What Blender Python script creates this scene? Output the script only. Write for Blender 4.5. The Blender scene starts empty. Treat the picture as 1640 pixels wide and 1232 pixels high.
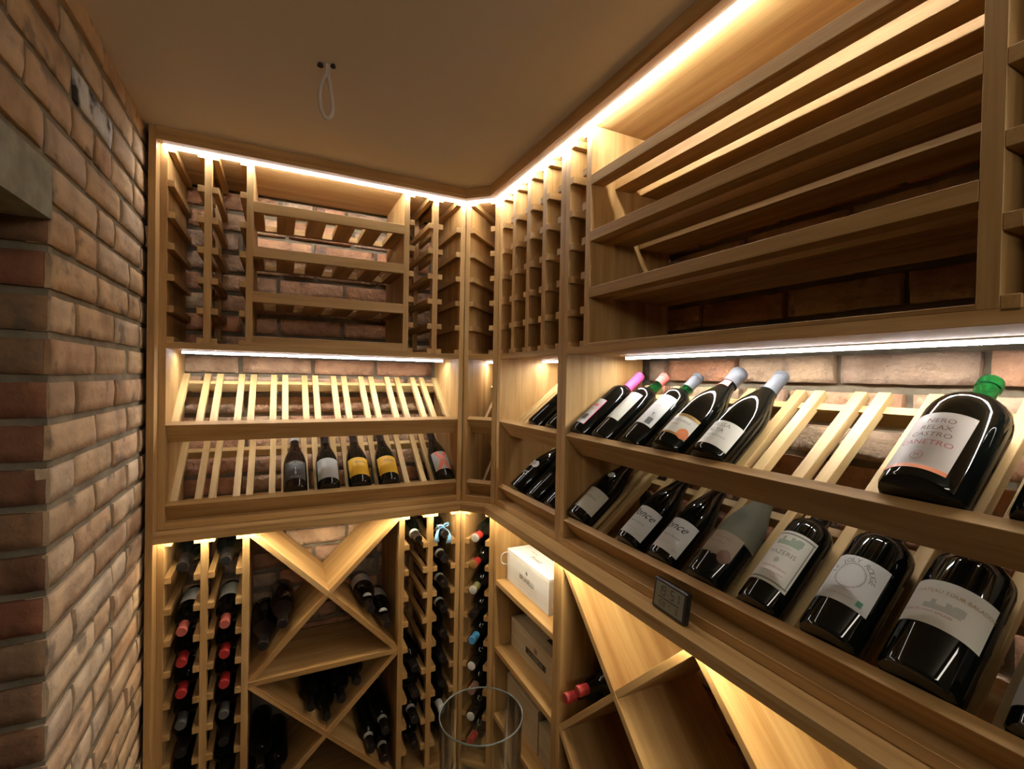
import bpy, bmesh, math, random
from mathutils import Vector, Matrix, noise
random.seed(7)
SC = bpy.context.scene
COL = SC.collection
DZ = 0.19                      # floor lies 0.19 below the survey's zero height
# ------------------------------------------------------------------ camera
H = 1.45
yaw, pitch, roll = (math.radians(a) for a in (26.05, -0.73, 1.095))
cy, sy = math.cos(yaw), math.sin(yaw)
fw0 = Vector((sy, cy, 0)); rt0 = Vector((cy, -sy, 0)); up0 = Vector((0, 0, 1))
fw = math.cos(pitch)*fw0 + math.sin(pitch)*up0
u2 = -math.sin(pitch)*fw0 + math.cos(pitch)*up0
rt = math.cos(roll)*rt0 + math.sin(roll)*u2
up = -math.sin(roll)*rt0 + math.cos(roll)*u2
cd = bpy.data.cameras.new('camera'); cam = bpy.data.objects.new('camera', cd); COL.objects.link(cam)
M = Matrix((rt, up, -fw)).transposed().to_4x4(); M.translation = Vector((0, 0, H+DZ))
cam.matrix_world = M
cd.sensor_fit = 'HORIZONTAL'; cd.sensor_width = 36.0; cd.lens = 36.0*762.0/1640.0; cd.clip_start = 0.02
SC.camera = cam
# ------------------------------------------------------------------ world, exposure
w = bpy.data.worlds.new('world'); SC.world = w; w.use_nodes = True
bg = w.node_tree.nodes['Background']; bg.inputs[0].default_value = (0.9, 0.75, 0.6, 1); bg.inputs[1].default_value = 0.02
vs = SC.view_settings
vs.view_transform = 'Standard'; vs.look = 'None'; vs.gamma = 1.0; vs.use_curve_mapping = False
vs.exposure = 0.08
LED_GLOW = 6.0                                   # milky side of every strip
TOP_IN, TOP_DN, MID_DN, LOW_DN, LOW_IN = 135.0, 40.0, 135.0, 42.0, 190.0   # lens faces: inward / downward
LED_COL = (1.0, 0.97, 0.94)
LOW_COL = (1.0, 0.86, 0.62)
FILL_W = 11.0                   # added fill light behind the camera, in place of unseen cabinet strips
SC.cycles.use_denoising = True
SC.cycles.max_bounces = 10; SC.cycles.diffuse_bounces = 5; SC.cycles.glossy_bounces = 4
SC.cycles.transmission_bounces = 8; SC.cycles.sample_clamp_indirect = 4.0
SC.cycles.caustics_reflective = False; SC.cycles.caustics_refractive = False
ld = bpy.data.lights.new('fill_light', 'AREA'); ld.shape = 'RECTANGLE'; ld.size = 1.3; ld.size_y = 0.12
ld.energy = FILL_W; ld.color = (1.0, 0.90, 0.76)
lo = bpy.data.objects.new('fill_light', ld); COL.objects.link(lo)
lo.location = (-0.1, -1.35, 1.95+DZ)
lo.rotation_euler = (Vector((0.35, 1.6, 1.0+DZ))-lo.location).to_track_quat('-Z', 'Y').to_euler()

# ------------------------------------------------------------------ materials
def nt(name):
    m = bpy.data.materials.new(name); m.use_nodes = True
    return m, m.node_tree.nodes, m.node_tree.links, m.node_tree.nodes['Principled BSDF']
def simple(name, col, rough=0.5, metal=0.0, trans=0.0, spec=0.5, coat=0.0):
    m, n, l, b = nt(name)
    b.inputs['Base Color'].default_value = (*col, 1); b.inputs['Roughness'].default_value = rough
    b.inputs['Metallic'].default_value = metal; b.inputs['Transmission Weight'].default_value = trans
    b.inputs['Specular IOR Level'].default_value = spec; b.inputs['Coat Weight'].default_value = coat
    return m
def emis(name, col, s):
    m, n, l, b = nt(name)
    b.inputs['Base Color'].default_value = (0.8, 0.8, 0.8, 1)
    b.inputs['Emission Color'].default_value = (*col, 1); b.inputs['Emission Strength'].default_value = s
    return m
def ramp(n, stops):
    r = n.new('ShaderNodeValToRGB'); e = r.color_ramp.elements
    e[0].position, e[0].color = stops[0][0], (*stops[0][1], 1)
    e[1].position, e[1].color = stops[-1][0], (*stops[-1][1], 1)
    for p, c in stops[1:-1]:
        x = e.new(p); x.color = (*c, 1)
    return r
def wood(name, dark, mid, light, rough=0.42, tint=0.12):
    """oak: grain runs along the board's own X axis"""
    m, n, l, b = nt(name)
    tc = n.new('ShaderNodeTexCoord'); oi = n.new('ShaderNodeObjectInfo')
    mul = n.new('ShaderNodeMath'); mul.operation = 'MULTIPLY'; mul.inputs[1].default_value = 37.0
    l.new(oi.outputs['Random'], mul.inputs[0])
    cx = n.new('ShaderNodeCombineXYZ')
    for i in range(3): l.new(mul.outputs[0], cx.inputs[i])
    ad = n.new('ShaderNodeVectorMath'); ad.operation = 'ADD'
    l.new(tc.outputs['Object'], ad.inputs[0]); l.new(cx.outputs[0], ad.inputs[1])
    mp = n.new('ShaderNodeMapping'); mp.inputs['Scale'].default_value = (1.6, 26, 26)
    l.new(ad.outputs[0], mp.inputs[0])
    n1 = n.new('ShaderNodeTexNoise'); n1.inputs['Scale'].default_value = 1.0; n1.inputs['Detail'].default_value = 4
    n1.inputs['Distortion'].default_value = 0.6
    l.new(mp.outputs[0], n1.inputs['Vector'])
    mp2 = n.new('ShaderNodeMapping'); mp2.inputs['Scale'].default_value = (9, 230, 230)
    l.new(ad.outputs[0], mp2.inputs[0])
    n2 = n.new('ShaderNodeTexNoise'); n2.inputs['Scale'].default_value = 1.0; n2.inputs['Detail'].default_value = 2
    l.new(mp2.outputs[0], n2.inputs['Vector'])
    mx = n.new('ShaderNodeMath'); mx.operation = 'MULTIPLY_ADD'; mx.inputs[1].default_value = 0.28
    l.new(n2.outputs['Fac'], mx.inputs[0]); l.new(n1.outputs['Fac'], mx.inputs[2])
    r = ramp(n, [(0.42, dark), (0.62, mid), (0.84, light)])
    l.new(mx.outputs[0], r.inputs[0])
    hs = n.new('ShaderNodeHueSaturation'); l.new(r.outputs[0], hs.inputs['Color'])
    mr = n.new('ShaderNodeMapRange'); mr.inputs[3].default_value = 1-tint; mr.inputs[4].default_value = 1+tint
    l.new(oi.outputs['Random'], mr.inputs[0]); l.new(mr.outputs[0], hs.inputs['Value'])
    l.new(hs.outputs[0], b.inputs['Base Color'])
    b.inputs['Roughness'].default_value = rough; b.inputs['Specular IOR Level'].default_value = 0.35
    bu = n.new('ShaderNodeBump'); bu.inputs['Strength'].default_value = 0.12; bu.inputs['Distance'].default_value = 0.0006
    l.new(n2.outputs['Fac'], bu.inputs['Height']); l.new(bu.outputs[0], b.inputs['Normal'])
    return m
OAK = wood('oiled_oak', (0.32, 0.172, 0.056), (0.42, 0.248, 0.088), (0.52, 0.335, 0.138), 0.55)
SLATW = wood('pale_oak', (0.44, 0.275, 0.100), (0.54, 0.365, 0.148), (0.62, 0.445, 0.20), 0.5)
BOXW = wood('pine_crate_wood', (0.36, 0.27, 0.16), (0.42, 0.33, 0.20), (0.48, 0.39, 0.25), 0.7, 0.03)
WHITEW = wood('white_painted_wood', (0.62, 0.60, 0.56), (0.70, 0.68, 0.63), (0.74, 0.72, 0.68), 0.6, 0.02)

def brick_mat(name, stops, patch, relief=0.006, thr=0.60, amt=0.65):
    m, n, l, b = nt(name)
    tc = n.new('ShaderNodeTexCoord'); oi = n.new('ShaderNodeObjectInfo')
    mul = n.new('ShaderNodeMath'); mul.operation = 'MULTIPLY'; mul.inputs[1].default_value = 53.0
    l.new(oi.outputs['Random'], mul.inputs[0])
    cx = n.new('ShaderNodeCombineXYZ')
    for i in range(3): l.new(mul.outputs[0], cx.inputs[i])
    ad = n.new('ShaderNodeVectorMath'); ad.operation = 'ADD'
    l.new(tc.outputs['Object'], ad.inputs[0]); l.new(cx.outputs[0], ad.inputs[1])
    r = ramp(n, stops); l.new(oi.outputs['Random'], r.inputs[0])
    big = n.new('ShaderNodeTexNoise'); big.inputs['Scale'].default_value = 9; big.inputs['Detail'].default_value = 5
    l.new(ad.outputs[0], big.inputs['Vector'])
    r2 = ramp(n, [(0.35, (0.72, 0.68, 0.64)), (0.5, (1, 1, 1)), (0.68, (1.25, 1.22, 1.12))])
    l.new(big.outputs['Fac'], r2.inputs[0])
    mm = n.new('ShaderNodeMix'); mm.data_type = 'RGBA'; mm.blend_type = 'MULTIPLY'; mm.inputs[0].default_value = 1.0
    l.new(r.outputs[0], mm.inputs[6]); l.new(r2.outputs[0], mm.inputs[7])
    pn = n.new('ShaderNodeTexNoise'); pn.inputs['Scale'].default_value = 13; pn.inputs['Detail'].default_value = 3
    l.new(ad.outputs[0], pn.inputs['Vector'])
    pr = ramp(n, [(thr, (0, 0, 0)), (thr+0.1, (1, 1, 1))]); l.new(pn.outputs['Fac'], pr.inputs[0])
    m2 = n.new('ShaderNodeMix'); m2.data_type = 'RGBA'; m2.inputs[7].default_value = (*patch, 1)
    fac = n.new('ShaderNodeMath'); fac.operation = 'MULTIPLY'; fac.inputs[1].default_value = amt
    l.new(pr.outputs[0], fac.inputs[0])
    l.new(fac.outputs[0], m2.inputs[0]); l.new(mm.outputs[2], m2.inputs[6])
    l.new(m2.outputs[2], b.inputs['Base Color'])
    b.inputs['Roughness'].default_value = 0.9; b.inputs['Specular IOR Level'].default_value = 0.25
    fn = n.new('ShaderNodeTexNoise'); fn.inputs['Scale'].default_value = 45; fn.inputs['Detail'].default_value = 6
    l.new(ad.outputs[0], fn.inputs['Vector'])
    ad2 = n.new('ShaderNodeMath'); ad2.operation = 'ADD'; l.new(fn.outputs['Fac'], ad2.inputs[0]); l.new(big.outputs['Fac'], ad2.inputs[1])
    bu = n.new('ShaderNodeBump'); bu.inputs['Strength'].default_value = 0.8; bu.inputs['Distance'].default_value = relief
    l.new(ad2.outputs[0], bu.inputs['Height']); l.new(bu.outputs[0], b.inputs['Normal'])
    return m
BR_BACK = brick_mat('old_red_brick', [(0.0, (0.46, 0.25, 0.145)), (0.25, (0.54, 0.31, 0.18)), (0.5, (0.56, 0.42, 0.28)), (0.75, (0.58, 0.28, 0.15)), (1.0, (0.44, 0.34, 0.25))], (0.14, 0.12, 0.11), 0.014)
BR_LEFT = brick_mat('reclaimed_tan_brick', [(0.0, (0.51, 0.34, 0.19)), (0.3, (0.58, 0.42, 0.255)), (0.5, (0.49, 0.31, 0.18)), (0.75, (0.61, 0.47, 0.31)), (1.0, (0.49, 0.37, 0.26))], (0.10, 0.095, 0.085))
BR_JAMB = brick_mat('shaded_red_brick', [(0.0, (0.27, 0.115, 0.065)), (0.5, (0.18, 0.09, 0.05)), (1.0, (0.24, 0.15, 0.085))], (0.12, 0.10, 0.08))  # red brick with the jamb's shadow put into its darker colour
def rough_mat(name, c1, c2, scale=14, bump=0.4, rough=0.9):
    m, n, l, b = nt(name)
    tc = n.new('ShaderNodeTexCoord')
    a = n.new('ShaderNodeTexNoise'); a.inputs['Scale'].default_value = scale; a.inputs['Detail'].default_value = 6
    l.new(tc.outputs['Object'], a.inputs['Vector'])
    r = ramp(n, [(0.35, c1), (0.65, c2)]); l.new(a.outputs['Fac'], r.inputs[0]); l.new(r.outputs[0], b.inputs['Base Color'])
    b.inputs['Roughness'].default_value = rough; b.inputs['Specular IOR Level'].default_value = 0.2
    f = n.new('ShaderNodeTexNoise'); f.inputs['Scale'].default_value = scale*8; f.inputs['Detail'].default_value = 4
    l.new(tc.outputs['Object'], f.inputs['Vector'])
    bu = n.new('ShaderNodeBump'); bu.inputs['Strength'].default_value = bump; bu.inputs['Distance'].default_value = 0.003
    l.new(f.outputs['Fac'], bu.inputs['Height']); l.new(bu.outputs[0], b.inputs['Normal'])
    return m
MORTAR = rough_mat('grey_mortar', (0.17, 0.142, 0.095), (0.27, 0.23, 0.16))
CONC = rough_mat('grey_concrete', (0.22, 0.215, 0.16), (0.34, 0.33, 0.25), 22)
PLASTER = rough_mat('matt_ceiling_plaster', (0.78, 0.71, 0.61), (0.81, 0.74, 0.64), 3, 0.06)
FLOORM = rough_mat('brown_stone_floor', (0.12, 0.09, 0.065), (0.17, 0.13, 0.095), 5, 0.2, 0.6)
DOORM = simple('dark_green_painted_metal', (0.035, 0.04, 0.03), 0.5)
BOTTLE = simple('dark_bottle_glass', (0.004, 0.005, 0.004), 0.035, spec=0.38)
BOTBROWN = simple('brown_bottle_glass', (0.014, 0.007, 0.005), 0.035, spec=0.38)
DUSTY = rough_mat('dusty_bottle_glass', (0.10, 0.105, 0.07), (0.16, 0.16, 0.11), 9, 0.05, 0.55)
GREENG = simple('clear_green_glass', (0.04, 0.55, 0.14), 0.02, trans=0.96)
def thin_glass(name, edge):
    m = bpy.data.materials.new(name); m.use_nodes = True; n = m.node_tree.nodes; l = m.node_tree.links; n.clear()
    o = n.new('ShaderNodeOutputMaterial'); t = n.new('ShaderNodeBsdfTransparent'); g = n.new('ShaderNodeBsdfGlossy'); mx = n.new('ShaderNodeMixShader')
    f = n.new('ShaderNodeLayerWeight'); f.inputs['Blend'].default_value = 0.25
    r = n.new('ShaderNodeMapRange'); r.inputs[3].default_value = 0.05; r.inputs[4].default_value = edge
    t.inputs[0].default_value = (0.95, 0.97, 0.94, 1); g.inputs['Roughness'].default_value = 0.02
    l.new(f.outputs['Fresnel'], r.inputs[0]); l.new(r.outputs[0], mx.inputs[0]); l.new(t.outputs[0], mx.inputs[1]); l.new(g.outputs[0], mx.inputs[2]); l.new(mx.outputs[0], o.inputs[0])
    return m
GLASS = thin_glass('thin_clear_glass', 0.9)
RIMG = simple('glass_rim', (0.30, 0.33, 0.27), 0.05, trans=0.5)
BLACKP = simple('black_plastic', (0.012, 0.012, 0.011), 0.35)
LCD = simple('grey_lcd_screen', (0.17, 0.17, 0.125), 0.3)
INK = simple('black_ink', (0.02, 0.02, 0.02), 0.6)
ALU = simple('aluminium_profile', (0.6, 0.6, 0.6), 0.4, 0.8)
CABLE = simple('pale_cable_sheath', (0.55, 0.47, 0.40), 0.5)
HOLE = simple('dark_hole', (0.03, 0.02, 0.015), 0.9)
ROPE = simple('white_rope', (0.6, 0.57, 0.5), 0.9)
E_GLOW = emis('led_diffuser', (0.93, 0.95, 1.0), LED_GLOW); E_TI = emis('led_lens_top_inward', LED_COL, TOP_IN); E_TD = emis('led_lens_top_down', LED_COL, TOP_DN); E_MD = emis('led_lens_middle', LED_COL, MID_DN)
E_LD = emis('led_lens_low_down', LOW_COL, LOW_DN); E_LI = emis('led_lens_low_inward', LOW_COL, LOW_IN)
_cm = {}
def colmat(c, rough=0.5, metal=0.0):
    k = (c, rough, metal)
    if k not in _cm: _cm[k] = simple('paint_%d' % len(_cm), c, rough, metal)
    return _cm[k]

# ------------------------------------------------------------------ object helpers
def tag(o, label, cat, group=None):
    o['label'] = label; o['category'] = cat
    if group: o['group'] = group
    return o
def empty(name, loc, label=None, cat=None, group=None):
    o = bpy.data.objects.new(name, None); COL.objects.link(o); o.location = loc; o.empty_display_size = 0.05
    if label: tag(o, label, cat, group)
    return o
def put(name, mesh, parent, mw, mat=None):
    """link a mesh object with world matrix mw under parent"""
    o = bpy.data.objects.new(name, mesh); COL.objects.link(o)
    if mat is not None:
        if not mesh.materials: mesh.materials.append(mat)
        elif mesh.materials[0] != mat:
            o.material_slots[0].link = 'OBJECT'; o.material_slots[0].material = mat
    if parent is not None:
        o.parent = parent; o.matrix_basis = pw(parent).inverted() @ mw
    else:
        o.matrix_basis = mw
    return o
def pw(o):
    m = o.matrix_basis.copy()
    while o.parent: o = o.parent; m = o.matrix_basis @ m
    return m
_boxes = {}
def boxmesh(L, W, T, bev=0.0008):
    k = (round(L, 4), round(W, 4), round(T, 4), bev)
    if k in _boxes: return _boxes[k]
    bm = bmesh.new(); bmesh.ops.create_cube(bm, size=1.0)
    bmesh.ops.scale(bm, vec=(L, W, T), verts=bm.verts)
    b = min(bev, 0.2*min(L, W, T))
    if b > 0: bmesh.ops.bevel(bm, geom=bm.edges[:], offset=b, segments=1, affect='EDGES')
    me = bpy.data.meshes.new('board'); bm.to_mesh(me); bm.free(); _boxes[k] = me
    return me
def obox(name, parent, c, ax, ay, L, W, T, mat=OAK, bev=0.0008):
    """box centred at c, local X along ax (length L), local Y along ay (W), Z thickness T"""
    ax = Vector(ax).normalized(); ay = Vector(ay).normalized(); az = ax.cross(ay)
    m = Matrix((ax, ay, az)).transposed().to_4x4(); m.translation = Vector(c)
    return put(name, boxmesh(L, W, T, bev), parent, m, mat)
class Frame:
    """cabinet run: u along the face, d into the wall, z up"""
    def __init__(s, o, eu, ed): s.o = Vector(o); s.eu = Vector(eu); s.ed = Vector(ed); s.ez = Vector((0, 0, 1))
    def p(s, u, d, z): return s.o + s.eu*u + s.ed*d + s.ez*z
    def box(s, name, parent, u, d, z, grain='u', mat=OAK, bev=0.0008):
        (u0, u1), (d0, d1), (z0, z1) = u, d, z
        c = s.p((u0+u1)/2, (d0+d1)/2, (z0+z1)/2)
        S = {'u': (s.eu, abs(u1-u0)), 'd': (s.ed, abs(d1-d0)), 'z': (s.ez, abs(z1-z0))}
        order = {'u': 'udz', 'd': 'duz', 'z': 'zud'}[grain]
        (a, L), (b, W), (_, T) = (S[k] for k in order)
        return obox(name, parent, c, a, b, L, W, T, mat, bev)
YB, XR = 1.855, 0.788
FB = Frame((0, YB, 0), (1, 0, 0), (0, 1, 0))
FR = Frame((XR, 0, 0), (0, 1, 0), (1, 0, 0))
P1 = Vector((0.682, YB, 0)); P2 = Vector((XR, 1.749, 0))
FD = Frame(P1, (P2-P1).normalized(), (math.sqrt(.5), math.sqrt(.5), 0)); DW = (P2-P1).length
FLOOR, CEIL = -0.19, 2.205

# ------------------------------------------------------------------ room
def slab(name, lo_, hi_, mat, kind='structure', parent=None):
    c = [(a+b)/2 for a, b in zip(lo_, hi_)]
    me = boxmesh(hi_[0]-lo_[0], hi_[1]-lo_[1], hi_[2]-lo_[2], 0).copy(); me.materials.clear(); me.materials.append(mat)
    o = bpy.data.objects.new(name, me); COL.objects.link(o); o.location = c
    if parent is None and kind: o['kind'] = kind
    return o
XL = -0.375; YW = 2.215; XW = 1.13
slab('floor', (-1.0, -1.7, FLOOR-0.05), (1.3, 2.4, FLOOR), FLOORM)
slab('ceiling', (-1.0, -1.7, CEIL), (1.3, 2.4, CEIL+0.05), PLASTER)
wall_back = slab('wall_back', (XL-0.1, YW+0.017, FLOOR), (XW+0.12, YW+0.15, CEIL), MORTAR)
wall_right = slab('wall_right', (XW+0.017, -1.7, FLOOR), (XW+0.15, YW+0.016, CEIL), MORTAR)
wall_left = slab('wall_left', (XL-0.28, 1.158, FLOOR), (XL-0.007, YW+0.009, CEIL), MORTAR)
wall_left_over = slab('wall_left_over_door', (XL-0.28, -1.6, 1.82), (XL-0.007, 1.157, CEIL), MORTAR)
slab('wall_front', (-1.0, -1.75, FLOOR), (1.3, -1.7, CEIL), PLASTER)
lint = slab('wall_lintel', (XL-0.20, -1.6, 1.722), (XL, 1.150, 1.8195), CONC)
door = slab('door_1', (XL-0.20, -1.6, FLOOR), (XL-0.145, 1.150, 1.7215), DOORM)

# rough bricks: a few shared meshes, fronts pushed in and out
def brick_mesh(L, Hh, D, seed, rough):
    """brick with its front on -Y, X along the course; centred in X and Z, back on y=D"""
    rnd = random.Random(seed); nx, nz = 7, 3
    bm = bmesh.new(); vs_ = {}
    for i in range(nx+1):
        for j in range(nz+1):
            x = -L/2 + L*i/nx; z = -Hh/2 + Hh*j/nz; y = 0.0
            e = min(i, nx-i) == 0; f = min(j, nz-j) == 0
            nv = noise.noise(Vector((x*17+seed*3.1, z*22, seed*1.7)))
            y = -(0.0035 if rough < 0.8 else 0.0038)*rough*nv + 0.002*rough*rnd.uniform(-1, 1)*0.6
            if e or f: y += 0.0006 + 0.0018*rough*rnd.random()
            if e and f: y += 0.002*rough
            jx = rnd.uniform(-1, 1)*0.0022*rough; jz = rnd.uniform(-1, 1)*0.0022*rough
            if e: x -= math.copysign(0.001+0.002*rough*rnd.random(), x)
            if f: z -= math.copysign(0.0006+0.0022*rough*rnd.random(), z)
            vs_[i, j] = bm.verts.new((x+jx*(not e), y, z+jz*(not f)))
    for i in range(nx):
        for j in range(nz):
            bm.faces.new((vs_[i, j], vs_[i+1, j], vs_[i+1, j+1], vs_[i, j+1]))
    ring = [(i, 0) for i in range(nx)] + [(nx, j) for j in range(nz)] + [(i, nz) for i in range(nx, 0, -1)] + [(0, j) for j in range(nz, 0, -1)]
    back = [bm.verts.new((vs_[k].co.x, D, vs_[k].co.z)) for k in ring]
    n = len(ring)
    for k in range(n):
        bm.faces.new((vs_[ring[(k+1) % n]], vs_[ring[k]], back[k], back[(k+1) % n]))
    bmesh.ops.recalc_face_normals(bm, faces=bm.faces)
    me = bpy.data.meshes.new('brick'); bm.to_mesh(me); bm.free()
    for p in me.polygons: p.use_smooth = p.index < nx*nz
    return me
BC = {}
def get_brick(L, rough, mat, v):
    k = (round(L, 2), rough, mat.name, v)
    if k not in BC:
        me = brick_mesh(L, 0.0665, 0.035, hash((round(L*100), v, int(rough*10))) % 1000, rough); me.materials.append(mat); BC[k] = me
    return BC[k]
def brick(parent, c, eu, en, L, rough, mat, v):
    """eu along course, en outward normal"""
    eu = Vector(eu); y = -Vector(en); x = eu if eu.cross(y).z > 0 else -eu
    m = Matrix((x, y, Vector((0, 0, 1)))).transposed().to_4x4(); m.translation = Vector(c)
    return put('brick', get_brick(L, rough, mat, v), parent, m)
COURSE = 0.0790
rnd = random.Random(3)
def lay(parent, frame_pt, eu, en, u_lo, u_hi, z_lo, z_hi, L, rough, mat, course=COURSE, z_ref=1.118):
    k0 = math.ceil((z_lo-z_ref)/course); k = k0; cnt = 0
    while z_ref+(k+1)*course <= z_hi+0.02:
        z = z_ref + (k+0.5)*course
        u = u_lo - (0.5*L if k % 2 else 0.0) - rnd.uniform(0, 0.05)
        while u < u_hi:
            l = rnd.choice([L, L, L-0.01, L+0.01, L, L*0.5]) if rough > 0.5 else rnd.choice([L, L, L, L*0.5, L-0.01])
            a, b = max(u, u_lo), min(u+l, u_hi)
            if b-a > 0.035:
                c = Vector(frame_pt) + Vector(eu)*((a+b)/2) + Vector((0, 0, z+rnd.uniform(-1, 1)*0.0015)) - Vector(en)*rnd.uniform(-0.004, 0.003)*(0.6+rough)
                o = brick(parent, c, eu, en, round(b-a-0.012, 2), rough, mat, rnd.randrange(5))
                cnt += 1
            u += l
        k += 1
    return cnt
lay(wall_back, (0, YW, 0), (1, 0, 0), (0, -1, 0), XL+0.02, 0.70, FLOOR+0.25, CEIL-0.02, 0.262, 1.0, BR_BACK, 0.0815)
lay(wall_right, (XW, 0, 0), (0, 1, 0), (-1, 0, 0), 0.14, 1.26, 0.15, CEIL-0.02, 0.262, 1.0, BR_BACK, 0.0815)
# left wall: stretchers beyond the quoins, quoin bricks turn the door jamb
k = math.ceil((FLOOR-1.118)/COURSE)
kk = k
while 1.118+(kk+1)*COURSE <= CEIL+0.03:
    z0 = 1.118+kk*COURSE; z = z0+COURSE/2
    over = z0 > 1.79
    q = 0.118 if kk % 2 else 0.245
    if over:
        u = 0.30-(0.13 if kk % 2 else 0)
    else:
        u = 1.150 + q + 0.011
        # the quoin seen on the room face
        brick(wall_left, (XL, 1.150+q/2, z), (0, 1, 0), (1, 0, 0), round(q, 2), 0.75, BR_LEFT, kk % 5)
        # and the same courses seen on the jamb
        x = XL-0.0015; widths = [0.125, 0.14] if kk % 2 else [0.155, 0.12]
        for wd in widths:
            brick(wall_left, (x-wd/2, 1.1475, z), (1, 0, 0), (0, -1, 0), round(wd-0.010, 2), 0.75, BR_JAMB, (kk+1) % 5); x -= wd
    while u < 1.86:
        l = rnd.choice([0.255, 0.255, 0.125, 0.25, 0.2])
        b = min(u+l-0.011, 1.87)
        if b-u > 0.03:
            o = brick(wall_left_over if over and u < 1.0 else wall_left, (XL+rnd.uniform(-0.004, 0.003), (u+b)/2, z+rnd.uniform(-1, 1)*0.0015), (0, 1, 0), (1, 0, 0), round(b-u, 2), 0.75, BR_LEFT, rnd.randrange(5))
        u += l
    kk += 1
# one whitewashed brick with a burnt patch high on the left wall, as in the photograph
WHITEB = brick_mat('whitewashed_brick', [(0.0, (0.62, 0.62, 0.58)), (1.0, (0.55, 0.54, 0.50))], (0.03, 0.027, 0.025), 0.006, 0.50, 0.97)

for (ty, tz) in ((1.36, 2.006),):
    best = min((b_ for b_ in list(wall_left.children)+list(wall_left_over.children) if abs((pw(b_).translation.x)-XL) < .02), key=lambda b_: (pw(b_).translation.y-ty)**2+((pw(b_).translation.z-tz)*2)**2)
    best.material_slots[0].link = 'OBJECT'; best.material_slots[0].material = WHITEB; best['label'] = 'whitewashed brick with a burnt black patch'
# ------------------------------------------------------------------ cabinets
T = 0.020
ZU0 = 1.527                      # underside of the upper section's floor
LEV_U = [1.563+0.1*i for i in range(6)]          # cleat tops, upper section
LEV_L = [0.785-0.1025*i for i in range(9)]       # cleat tops, lower section
def cleat(F, par, u0, u1, ztop, d0=0.0, d1=0.33, h=0.021):
    F.box('cleat', par, (u0, u1), (d0, d1), (ztop-h, ztop), 'd')
def cleats(F, par, u, side, levels, top, d1=0.33):
    """side -1: cleats on the lower-u side of u, +1: on the upper side"""
    for z in levels:
        cleat(F, par, min(u, u+side*0.019), max(u, u+side*0.019), z, 0.0, d1)
    cleat(F, par, min(u, u+side*0.019), max(u, u+side*0.019), top, 0.001, d1)
def panel(F, par, u0, u1, z0, z1, d1=0.34, name='side_panel'):
    F.box(name, par, (u0, u1), (0, d1), (z0, z1), 'z')
def ladder(F, par, u0, u1, z0, z1, d1=0.33):
    F.box('rack_post', par, (u0, u1), (0, 0.028), (z0, z1), 'z')
    F.box('rack_post', par, (u0, u1), (d1-0.028, d1), (z0, z1), 'z')
TOPZ = 2.173
def shell(F, par, u0, u1, z0, z1, d1=0.34):
    F.box('top_panel', par, (u0, u1), (0.002, d1), (z1, z1+0.02), 'u')
    F.box('bottom_panel', par, (u0, u1), (0.002, d1), (z0-0.02, z0), 'u')

class Slats:
    def __init__(s, F, theta, dtop):
        s.F = F; s.t = math.radians(theta)
        s.s = F.ed*math.cos(s.t) + F.ez*math.sin(s.t); s.n = -F.ed*math.sin(s.t) + F.ez*math.cos(s.t)
        s.dtop = dtop
    def row(s, par, z, u0, u1, centres, w=0.022):
        F = s.F; corner = F.p(0, 0.0, z)
        # leaning lip
        c = corner + s.s*0.010 - s.n*0.0375 + F.eu*((u0+u1)/2)
        obox('lip', par, c, F.eu, s.s, abs(u1-u0), 0.020, 0.075)
        base = corner + s.s*0.020 - s.n*0.046
        L = (s.dtop - (base-F.o).dot(F.ed))/math.cos(s.t)
        for u in centres:
            cc = base + F.eu*u + s.s*(L/2) - s.n*0.010
            obox('slat', par, cc, s.s, F.eu, L, w, 0.020, SLATW)
        for q, nm in ((L-0.038, 'slat_rail'), (0.016, 'slat_rail')):
            cc = base + F.eu*((u0+u1)/2) + s.s*q - s.n*0.031
            obox(nm, par, cc, F.eu, s.s, abs(u1-u0), 0.020, 0.036, SLATW)
        return base
    def seat(s, z, u, r, gap=0.025):
        """base centre of a bottle lying between two slats"""
        b = s.F.p(0, 0, z) + s.s*0.0205 - s.n*0.046 + s.F.eu*u
        return b + s.n*(math.sqrt(max(r*r-gap*gap, 1e-6))+0.0004)
ZL1, ZL2 = 1.278, 1.018
SB = Slats(FB, 36.3, 0.308); SR = Slats(FR, 38.7, 0.272); SD = Slats(FD, 38.0, 0.280)

def upper_unit(F, name, label, u0, u1, d1=0.34, base=True):
    par = empty(name, F.p((u0+u1)/2, 0, 0.94), label, 'wine cabinet')
    F.box('top_panel', par, (u0, u1), (0.002, d1), (TOPZ, TOPZ+0.006), 'u')
    F.box('shelf_panel', par, (u0+T, u1-T) if u1 > u0 else (u0-T, u1+T), (0.0, d1), (ZU0, ZU0+0.02), 'u')
    F.box('base_rail', par, (u0+T, u1-T), (0.0, d1), (0.941, 0.963), 'u')
    return par

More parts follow.
